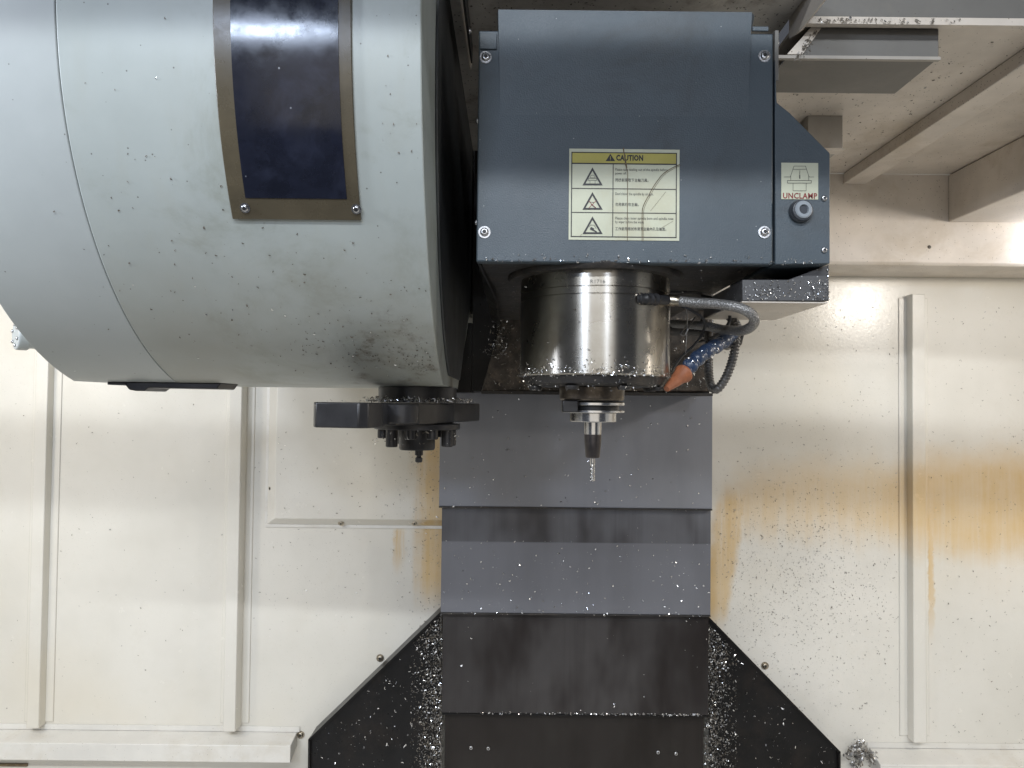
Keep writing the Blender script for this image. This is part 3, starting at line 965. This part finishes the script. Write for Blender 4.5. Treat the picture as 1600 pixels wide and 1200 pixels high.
tline('Please take tooling out of the spindle before', 961, 267, .0030, 1043)
tline('power off.', 961, 273, .0030, 979)
tline('關機前需取下主軸刀具。', 961, 283.8, .0030, 1013)
tline("Don't blow the spindle by air gun.", 961, 305, .0030, 1021)
tline('勿用氣槍吹主軸。', 961, 321.8, .0030, 998)
tline('Please clean inner spindle bore and spindle nose', 961, 343, .0030, 1052)
tline('by wiper before the work.', 961, 348.8, .0030, 1006)
tline('工作前用擦拭布清潔主軸內孔及端面。', 961, 359.8, .0030, 1041)
# scratches through the sticker
sc_ = MB()
Yk = Yq - .00015
sc_.line([tp(974.5, 232), tp(975, 243), tp(977, 258), tp(980.5, 270), tp(980, 320), tp(980, 376)], .00050, Yk)
sc_.line([tp(973.5, 233), tp(979, 262)], .0009, Yk - .00002)
arcp = [tp(1061, 258), tp(1050, 263), tp(1035, 273), tp(1022, 290), tp(1012, 308), tp(1005, 322), tp(1003, 335), tp(1003, 376)]
arcs = spline([(p[0], p[1], 0) for p in arcp], 5)
sc_.line([(p.x, p.y) for p in arcs], .00055, Yk)
sc_.line([(p.x + .0011, p.y - .0006) for p in arcs], .00028, Yk - .00002)
sc_.line([tp(1016, 330), tp(1040, 300)], .00018, Yk).line([tp(1034, 356), tp(1051, 346)], .0002, Yk).line([tp(905, 371), tp(909, 366)], .0002, Yk)
sc_o = sc_.build('scratch', SCR, st, smooth=0)
sc_o['kind'] = 'stuff'

u0, u1 = sq(1220.5, 254.5, YS), sq(1278, 312, YS)
us = MB().box(u0[0], u1[0], YS - .0006, YS - .0001, u1[1], u0[1]).build('unclamp_sticker', STICK, hd)
us['label'] = 'cream square sticker with a spindle drawing and red UNCLAMP lettering'
Yu = YS - .0008
x_, z_ = sq(1222.5, 310.2, YS)
text('UNCLAMP', 'unclamp_text', RED, x_, z_, Yu, .0064, us, bold=.028, width=(1276.5 - 1222.5) / F_PX * YH)
ub = MB()
q = lambda a, c_: sq(a, c_, YS)
ub.line([q(1235, 275), q(1240, 260), q(1258, 260), q(1263, 275)], .0003, Yu)
ub.line([q(1238.5, 265), q(1259.5, 265)], .0003, Yu - .00003)
ub.line([q(1225, 277), q(1234.5, 277), q(1235, 275)], .0003, Yu - .00006).line([q(1263, 275), q(1264, 277), q(1271, 277)], .0003, Yu - .00006)
ub.line([q(1235, 282), q(1235, 275)], .0003, Yu - .00009).line([q(1263, 282), q(1263, 275)], .0003, Yu - .00009)
ub.line([q(1230, 282.5), q(1267, 282.5), q(1267, 286.5), q(1230, 286.5), q(1230, 282.5)], .00035, Yu - .00012)
ub.line([q(1238.5, 287), q(1238.5, 298.5), q(1259, 298.5), q(1259, 287)], .0003, Yu - .00015)
ub.line([q(1249, 267), q(1249, 279)], .0003, Yu - .00018).line([q(1249, 275), q(1249, 279)], .0008, Yu - .0002)
ub.build('spindle_drawing', INK, us, smooth=0)
# serial number stamped on the nose
cu_y = SY - SR - .0002
o = text('R1716', 'stamped_number', INKGREY, X(922, cu_y, 441), Z(442.5, cu_y, 930), cu_y, .0046, hd, width=(945 - 922) / F_PX * cu_y)
off = root_loc(hd)
for v in o.data.vertices:        # wrap the digits round the nose
    p = v.co + off
    dx = p.x - SX
    v.co.y = SY - math.sqrt((SR + .0002) ** 2 - dx * dx) - off.y

# ================================================================== TOOL HOLDER AND DRILL
TX, TY = X(926.5, SY, 650), SY
zt = lambda py: Z(py, SY - .027, 927)
th = thing('tool_holder', (TX, TY, zt(716)), 'shiny steel tool holder clamped in the spindle nose', 'tool holder')
FR = .0288
MB().lathe([(FR * .8, zt(634) - .0004), (FR, zt(633.2)), (FR, zt(629)), (FR - .0008, zt(628)), (FR * .8, zb1 - .0004)], (TX, TY, 0), n=64).build('upper_flange', CHROME, th, bevel=.0002)
MB().lathe([(FR * .83, zt(641)), (FR * .83, zt(634.2) - .0004)], (TX, TY, 0), n=48).build('gripper_groove', STEELARM, th)
MB().lathe([(FR * .8, zt(645.5)), (FR, zt(645)), (FR, zt(641.3)), (FR * .84, zt(640.6))], (TX, TY, 0), n=64).build('lower_flange', CHROME, th, bevel=.0002)
MB().lathe([(.0205, zt(660.5)), (.0213, zt(659.5)), (.0213, zt(645.7))], (TX, TY, 0), n=56).build('collar', CHROME, th, bevel=.0003)
zq = lambda py: Z(py, SY - .008, 927)
MB().lathe([(.0078, zq(679)), (.0080, zq(661.6)), (.0080, zt(660.7))], (TX, TY, 0), n=40).build('shank_neck', CHROME, th)
MB().lathe([(.0060, zq(716)), (.0066, zq(714.5)), (.0077, zq(690)), (.0078, zq(679.2))], (TX, TY, 0), n=40).build('shrink_taper', TAPERDK, th)
# twist drill with two helical flutes
zd = lambda py: Z(py, SY, 927)
z0_, z1_ = zd(753), zd(716.3)
b = MB()
n, rows = 20, 48
vs = []
for i in range(rows + 1):
    f = i / rows
    z = z1_ + (z0_ - z1_) * f
    r0 = .0023
    tw = f * 2 * math.pi * 3.0
    fl_d = 0 if f < .22 else min(1, (f - .22) / .06)
    for k in range(n):
        a = 2 * math.pi * k / n
        fl = max(0, math.cos(2 * (a - tw))) ** 1.0
        r = r0 * (1 - .52 * fl * fl_d)
        if f > .965: r *= max(.05, (1 - f) / .035)
        vs.append((TX + r * math.cos(a), TY + r * math.sin(a), z))
fs = [(i * n + k, i * n + (k + 1) % n, (i + 1) * n + (k + 1) % n, (i + 1) * n + k) for i in range(rows) for k in range(n)]
fs.append(list(range(n))); fs.append([rows * n + k for k in range(n)][::-1])
b.add(vs, fs)
dr = thing('drill_bit', (TX, TY, z0_), 'thin fluted twist drill held in the tool holder', 'drill bit')
b.build('fluted_body', CHROME, dr, smooth=50)

# ================================================================== HOSES
def hose_pts(L): return spline([at(a, c_, y) for (a, c_, y) in L], 12)


hb = thing('braided_hose', at(1010, 468, .655), 'grey braided hose looping out from a black elbow on the spindle nose', 'hose')
P = hose_pts([(1056, 470, .660), (1085, 473, .652), (1120, 475, .640), (1152, 480, .630), (1174, 491, .630), (1178, 505, .640), (1162, 516, .66), (1132, 515, .715), (1105, 510, .74), (1070, 507, .80), (1040, 506, .86)])


def braid():
    t = NT('steel_braid')
    wv = t.new('ShaderNodeTexVoronoi'); wv.inputs['Scale'].default_value = 800
    t.l.new(t.tc, wv.inputs[0])
    c_ = t.mix(wv.outputs[0], (.10, .098, .095), (.40, .39, .38))
    t.l.new(c_, t.b.inputs['Base Color']); t.b.inputs['Metallic'].default_value = .6
    t.b.inputs['Roughness'].default_value = .38
    t.bump(wv.outputs[0], .6, .0008)
    return t.m


BRAID = braid()
MB().tube(P, .0044, 14).build('hose_tube', BRAID, hb, smooth=60)
d0 = (P[1] - P[0]).normalized()
MB().lathe([(.0040, -.016), (.0044, -.012), (.0044, -.007), (.0052, -.0065), (.0052, -.001), (.0046, 0), (.0046, .004)], P[0], d0, 20).build('crimp_collar', BRASS, hb)
e = at(1001, 467, .645)
MB().tube(spline([at(996, 467, .641), at(1008, 467, .640), at(1024, 468, .648), at(1042, 469, .660)], 8), lambda f: .0047 + .0006 * math.sin(f * 40) if f < .75 else .0040, 16).build('elbow', RUBBER, hb, bevel=.0004)
MB().lathe([(.0046, -.004), (.0056, -.003), (.0056, .003), (.0044, .004)], at(997, 467, .6425), (0, -1, 0), 6).build('elbow_nut', BRASS, hb)

hc = thing('corrugated_hose', at(1110, 612, .76), 'dark corrugated hose hanging in a loop below the braided hose', 'hose')
P = hose_pts([(1085, 476, .80), (1108, 479, .78), (1130, 487, .765), (1146, 503, .755), (1150, 530, .75), (1145, 560, .75), (1134, 590, .752), (1120, 608, .758), (1110, 600, .77), (1107, 570, .78), (1108, 530, .80), (1100, 500, .86)])
# resample evenly so that the ridges are even
Lc = [0]
for a, c_ in zip(P[:-1], P[1:]): Lc.append(Lc[-1] + (c_ - a).length)
nst = 420
Pe = []
j = 0
for i in range(nst + 1):
    s_ = Lc[-1] * i / nst
    while j < len(Lc) - 2 and Lc[j + 1] < s_: j += 1
    f = (s_ - Lc[j]) / max(1e-9, Lc[j + 1] - Lc[j])
    Pe.append(P[j].lerp(P[j + 1], f))
MB().tube(Pe, lambda f: .0042 + .0005 * math.sin(f * nst * math.pi / 2.5), 14).build('hose_tube', M('dull_grey_conduit', (.12, .115, .11), .38, metal=.5, var=.3, vs=80, speck=(500, .14, .2, (.6, .6, .6))), hc, smooth=60)

hl = thing('coolant_hose', at(1043, 606, .67), 'blue segmented coolant hose with an orange nozzle', 'coolant hose')
P = hose_pts([(1146, 522, .755), (1128, 535, .735), (1106, 548, .715), (1086, 563, .700), (1070, 582, .690)])
segs = 6
Pn = len(P)
for k in range(segs):
    i0 = int(k * (Pn - 1) / segs); i1 = int((k + 1) * (Pn - 1) / segs)
    a, c_ = P[i0], P[i1]
    d = (c_ - a); L = d.length
    r = .0074
    MB().lathe([(r * .72, -.001), (r * .98, .0006), (r, L * .25), (r * .93, L * .45), (r * .78, L * .55), (r * .70, L * .62), (r * .86, L * .72), (r * .92, L * .86), (r * .72, L + .0006)], a, d, 22).build('hose_segment', HOSEBLUE, hl, smooth=50)
nz = at(1042, 607, .672)
d = nz - P[-1]; L = d.length
MB().lathe([(.0076, -.0005), (.0088, .001), (.0088, .003), (.0074, .0045), (.0052, L * .6), (.0034, L * .92), (.0028, L)], P[-1] + d * .02, d, 24).build('nozzle', ORANGE, hl, smooth=50)

h2 = thing('small_coolant_nozzle', at(1140, 485, .80), 'small orange tipped nozzle half hidden behind the braided hose', 'nozzle')
MB().lathe([(.0040, 0), (.0046, .006), (.0046, .010)], at(1138, 484, .79), at(1158, 520, .80) - at(1138, 484, .79), 16).build('nozzle_tip', ORANGE, h2)
MB().tube([at(1144, 494, .793), at(1152, 508, .798), at(1157, 522, .80), at(1154, 535, .81), at(1130, 540, .86), at(1100, 545, 1.07)], .0040, 12).build('nozzle_stem', RUBBER, h2, smooth=60)

h3 = thing('coolant_pipe', at(1050, 512, .85), 'black oily pipe and fittings behind the spindle nose', 'pipe')
MB().tube(hose_pts([(1040, 515, .84), (1080, 516, .84), (1120, 521, .85), (1135, 530, .88), (1136, 540, 1.065)]), .0065, 12).build('pipe_tube', CAST, h3, smooth=60)
MB().tube(hose_pts([(1046, 455, .78), (1075, 454, .78), (1098, 455, .785), (1108, 462, .80), (1106, 470, .83), (1100, 480, 1.06)]), .0045, 12).build('fitting_stub', STEELARM, h3, smooth=60)
MB().tube(hose_pts([(1072, 482, .70), (1074, 497, .705), (1073, 515, .71), (1072, 535, .71), (1071, 552, .712)]), .0006, 6).build('cobweb_strand', CHIPM, h3)
for (pp, rr_) in (([(1064, 478, .70), (1082, 486, .70), (1100, 500, .71), (1098, 520, .72), (1084, 540, .73), (1066, 556, .74), (1052, 575, .80)], .0013),
                  ([(1096, 462, .74), (1124, 470, .73), (1140, 492, .73), (1134, 512, .74), (1112, 528, .78), (1092, 534, .90)], .0017),
                  ([(1086, 496, .72), (1077, 510, .71), (1070, 524, .71), (1064, 520, .71), (1078, 505, .72)], .0007)):
    MB().tube(hose_pts(pp), rr_, 8).build('thin_wire', CHIPM if rr_ < .001 else RUBBER, h3, smooth=60)
# valve post below the head
MB().box(X(1138, .78, 455), X(1152, .78, 455), .775, .80, Z(470, .78, 1145), zhb).build('valve_post', CAST, h3, bevel=.001)

# ================================================================== CHIPS
def wall_pts(n, x0, x1, y0, y1, dens, Y=YW - .0004):
    out = []
    while len(out) < n:
        px, py = random.uniform(x0, x1), random.uniform(y0, y1)
        if random.random() < dens(px, py): out.append((at(px, py, Y), (0, -1, 0)))
    return out


def g(v, m, s): return math.exp(-((v - m) / s) ** 2)


pts = wall_pts(4600, 1118, 1600, 480, 1165, lambda x, y: .10 + .9 * g(x, 1260, 110) * g(y, 900, 130) + .35 * g(x, 1160, 50) * g(y, 920, 120) + .25 * g(y, 480, 40) * g(x, 1310, 60))
chips('dried_chips', pts, (.0006, .0031), [CHIPD, CHIPM], (.7, .3), 'small dark dried chips stuck over the wall right of the way cover', lift=.15, wr=.27)
pts = wall_pts(800, 395, 690, 620, 990, lambda x, y: (.12 + .7 * g(x, 680, 60)) * (.4 + .6 * g(y, 830, 200)))
pts = [((at(800 + (p.x / p.y) * F_PX, 600, 1).x * 0 + p.x, (YW - pr - .0006) if (p.x > xi + .001 and p.z > zi + .001) else p.y, p.z), n_) for p, n_ in pts]
chips('dried_chips', pts, (.0006, .0031), [CHIPD, CHIPM, CHIPB], (.60, .24, .16), 'small dark dried chips stuck on the wall around the raised panel', lift=.2, wr=.30)
pts = wall_pts(260, 0, 480, 620, 1130, lambda x, y: .5)
chips('dried_chips', pts, (.0006, .0024), [CHIPD, CHIPM], (.7, .3), 'sparse dark specks stuck on the wall between the two left ribs', lift=.2, wr=.45)

# dense chip strips on the black guards
def strip(xa, xb, y0, y1, n, side):
    out = []
    for _ in range(n):
        py = random.uniform(y0, y1)
        f = abs(random.gauss(0, .55))
        px = xa + (xb - xa) * min(f, 1.35)
        # keep below the slanted edge
        lim = 955 + (688 - px) * .966 + 8 if side < 0 else 968 + (px - 1108) * 1.02 + 8
        if py < lim: continue
        out.append((at(px, py, 1.2035 - random.random() * .004), (random.gauss(0, .5), -1, random.gauss(0, .5))))
    return out


chips('wet_chips', strip(691, 655, 955, 1215, 3600, -1), (.0008, .0044), [CHIPB, CHIPM, CHIPD], (.16, .40, .44), 'dense shiny chips heaped on the black guard left of the way cover', lift=.9, wr=.35)
chips('wet_chips', strip(1101, 1137, 964, 1215, 4200, 1), (.0008, .0044), [CHIPB, CHIPM, CHIPD], (.16, .40, .44), 'dense shiny chips heaped on the black guard right of the way cover', lift=.9, wr=.35)
# loose chips on guards
out = []
for _ in range(170):
    px, py = random.uniform(490, 660), random.uniform(1000, 1215)
    if py > 955 + (688 - px) * .966 + 14: out.append((at(px, py, 1.2045), (0, -1, 0)))
for _ in range(170):
    px, py = random.uniform(1130, 1305), random.uniform(1000, 1215)
    if py > 968 + (px - 1108) * 1.02 + 14: out.append((at(px, py, 1.2045), (0, -1, 0)))
chips('loose_chips', out, (.0008, .0050), [CHIPB, CHIPM], (.35, .65), 'scattered tiny chips lying over both black guard plates')
# chips on the way cover plates
out = []
for (pa, pb, ya, yb, yy, n, den) in ((687, 1113, 620, 790, 1.165, 190, lambda x, y: .25 + .9 * ((y - 620) / 170) ** 2),
                                     (690, 1110, 796, 957, 1.175, 260, lambda x, y: .05 if y < 845 else .8),
                                     (692, 1106, 962, 1114, 1.185, 26, lambda x, y: .5)):
    k = 0
    while k < n:
        px, py = random.uniform(pa + 2, pb - 2), random.uniform(ya, yb)
        if random.random() < den(px, py): out.append((at(px, py, yy - .0003), (0, -1, 0))); k += 1
for _ in range(230):
    px = random.triangular(693, 1106, 1090)
    out.append((at(px, 1116 + random.uniform(-2.5, 1) + (px - 900) * .0105, 1.1835), (0, -1, .6)))
for _ in range(60):
    px = random.uniform(690, 1110)
    out.append((at(px, random.choice((795, 960)) + random.uniform(-2, 1) + (px - 900) * .0105, 1.163 if random.random() < .5 else 1.173), (0, -1, .6)))
chips('loose_chips', out, (.0007, .0036), [CHIPB, CHIPM], (.7, .3), 'bright aluminium chips sprinkled over the telescopic way cover', lift=.6, wr=.5)
# spiky pile at the right ledge
out = []
for (a, c_, sxx, n) in (((1322, 1180), (1345, 1160), 7, 170), ((1345, 1158), (1340, 1166), 8, 60), ((1342, 1168), (1338, 1206), 9, 220), ((1350, 1172), (1374, 1192), 8, 240)):
    for _ in range(n):
        f = random.random()
        px = a[0] + (c_[0] - a[0]) * f + random.gauss(0, sxx * .45); py = a[1] + (c_[1] - a[1]) * f + random.gauss(0, sxx * .45)
        out.append((at(px, py, YW - random.uniform(.001, .022)), (random.gauss(0, 1), -1, random.gauss(0, 1))))
chips('chip_pile', out, (.002, .0085), [CHIPM, CHIPB, CHIPD], (.5, .25, .25), 'spiky grey chip pile caught between the black guard and the right ledge', 'chip pile', lift=1.0, wr=.4)

# spindle nose: wet chips round its lower edge
out = []
for _ in range(750):
    a = random.uniform(-math.pi, 0) 
    h = zs0 + abs(random.gauss(0, .0055)) - .001
    out.append(((SX + (SR + .0006) * math.cos(a), SY + (SR + .0006) * math.sin(a), h), (math.cos(a), math.sin(a), 0)))
for _ in range(240):
    a = random.uniform(-math.pi, 0); rr = random.uniform(.060, .066)
    if random.random() < .5: a = random.choice((-2.6, -1.25, -.75, -.35)) + random.gauss(0, .06)
    out.append(((SX + rr * math.cos(a), SY + rr * math.sin(a), zr1 + random.uniform(-.005, .008)), (math.cos(a), math.sin(a), random.gauss(0, .7))))
for _ in range(110):
    a = random.uniform(-math.pi, 0)
    out.append(((SX + (SR + .0004) * math.cos(a), SY + (SR + .0004) * math.sin(a), random.uniform(zs0, zhb)), (math.cos(a), math.sin(a), 0)))
chips('wet_chips', out, (.0005, .0026), [CHIPB, CHIPM, CHIPD], (.5, .3, .2), 'bright wet chips clinging round the lower edge of the steel spindle nose', lift=.8, wr=.4)

# head underside, brackets, back plate
out = []
for _ in range(420):
    p = (random.uniform(hx0 + .02, hx1), random.uniform(.64, .95), zhb - .0005); out.append((p, (0, 0, -1)))
for _ in range(120):
    p = (random.uniform(hx0, hx1 + .04), YH - .0006, zhb + abs(random.gauss(0, .003))); out.append((p, (0, -1, 0)))
chips('wet_chips', out, (.0006, .0030), [CHIPB, CHIPM], (.3, .7), 'fine chips sticking to the dark underside of the spindle head')
out = []
for _ in range(300):
    px, py = random.uniform(1160, 1294), random.uniform(438, 469)
    if random.random() < .5: px = random.choice((1192, 1275)) + random.gauss(0, 9)
    if px > 1294 or px < 1160: continue
    out.append((at(px, py, YU - .0004), (0, -1, 0)))
for _ in range(60):
    out.append((at(1294 + random.gauss(0, .8), random.uniform(416, 470), YU - .0005), (0, -1, 0)))
chips('wet_chips', out, (.0004, .0020), [CHIPB, CHIPM], (.5, .5), 'glinting chips on the grey bracket under the unclamp box', wr=.5)
out = []
for _ in range(900):
    px, py = random.uniform(756, 1112), random.uniform(480, 611)
    lx = 792 - (py - 470) * .28
    if px < lx + 3: continue
    out.append((at(px, py, ys - .0005), (0, -1, 0)))
for _ in range(260):
    px, py = 790 - (0) + random.gauss(0, 8), random.uniform(470, 560)
    out.append((at(px - (py - 480) * .25, py, ys - .001), (0, -1, 0)))
chips('wet_chips', out, (.001, .0050), [CHIPM, CHIPD, CHIPB], (.35, .5, .15), 'brown matted chips crusted on the plate behind the spindle nose', lift=.7, wr=.3)
# ceiling dirt
out = []
for _ in range(420):
    out.append(((random.uniform(-.045, .258), random.uniform(.66, .80), ZC + .0115), (0, 0, -1)))
for _ in range(1300):
    x = .262 + abs(random.gauss(0, .16)); y = random.uniform(.72, 1.13)
    if x < .95: out.append(((x, y, ZC - .0005), (0, 0, -1)))
for _ in range(90):
    px = random.uniform(1240, 1282); py = 98 - (px - 1240) * 1.35 + random.gauss(0, 6)
    if 44 < py < 96: out.append((at(px, py, YB - .0036), (0, -1, 0)))
for _ in range(110):
    out.append((at(1280 + abs(random.gauss(0, 110)), random.uniform(29, 37), YF - .0140), (0, -1, 0)))
chips('dried_chips', out, (.0006, .0032), [CHIPD, CHIPM], (.9, .1), 'dark dried dirt flecks stuck under the ceiling plates', lift=.3, wr=.5)

# magazine drum: dark splashes
def drum_pt(px, py):
    a = ang_at_fast(py)
    y = MYc - (MR + .0002) * math.cos(a); z = MZc + (MR + .0002) * math.sin(a)
    return Vector((X(px, y, py), y, z)), (0, -math.cos(a), math.sin(a))


_tab = [(ang_at(py, 500), py) for py in range(0, 606, 6)]


def ang_at_fast(py):
    i = max(0, min(len(_tab) - 2, int(py / 6)))
    f = (py - i * 6) / 6
    return _tab[i][0] * (1 - f) + _tab[i + 1][0] * f


out = []
for (mx_, my_, sx_, sy_, n) in ((570, 552, 26, 14, 120), (672, 558, 22, 14, 110), (640, 566, 22, 10, 60), (520, 540, 60, 25, 110), (600, 500, 70, 40, 90), (450, 480, 140, 70, 110), (300, 450, 130, 90, 60), (180, 250, 110, 160, 30), (610, 200, 25, 110, 20)):
    for _ in range(n):
        px, py = random.gauss(mx_, sx_), random.gauss(my_, sy_)
        if not (30 < px < 690 and 5 < py < 600): continue
        p, nn = drum_pt(px, py)
        if XL + .004 < p.x < XE - .003 and not (wx0 < p.x < wx1 and py < 345): out.append((p, nn))
chips('dried_chips', out, (.0004, .0022), [CHIPD, CHIPB], (.94, .06), 'dark dried splash specks on the lower drum of the tool magazine', lift=.2, wr=.5)
# chips lying on the arm and its collar
out = []
for _ in range(900):
    a = random.uniform(-math.pi, math.pi); rr = random.uniform(.038, .056)
    out.append(((AC.x + rr * math.cos(a), AC.y + rr * math.sin(a), za1 + random.uniform(0, .0045)), (math.cos(a), math.sin(a), .8)))
for _ in range(120):
    u, v = random.uniform(-.17, .17), random.uniform(-.024, .024)
    p = armpt(u, v); out.append(((p.x, p.y, za1 + .0004), (0, 0, 1)))
for _ in range(120):
    a = random.uniform(-math.pi, math.pi)
    out.append(((AC.x + .041 * math.cos(a), AC.y + .041 * math.sin(a), za0 - random.uniform(.001, .02)), (math.cos(a), math.sin(a), 0)))
chips('wet_chips', out, (.0008, .0042), [CHIPB, CHIPM, CHIPD], (.35, .35, .3), 'shiny black wet chips packed round the tool changer arm collar', lift=.9)
# blue hose chips
out = []
for _ in range(130):
    i = random.randrange(len(P)); a = random.uniform(0, 6.28)
    nn = Vector((math.cos(a), -abs(math.sin(a)), math.sin(a) * .6)).normalized()
    out.append((P[i] + nn * .0077, nn))
chips('wet_chips', out, (.0008, .0032), [CHIPB, CHIPM], (.8, .2), 'white glinting chips clinging to the blue coolant hose', lift=.8)
# one amber curl on the left wall
b = MB().tube(hose_pts([(66, 741, YW - .002), (71, 738, YW - .004), (76, 735, YW - .003), (80, 730, YW - .002)]), lambda f: .0018 - .0012 * f, 8)
o = b.build('amber_curl', M('amber_plastic_curl', (.55, .30, .08), .4, bump=0), None)
tag(o, 'tiny amber plastic curl sticking to the wall by the outer left rib', 'curl')
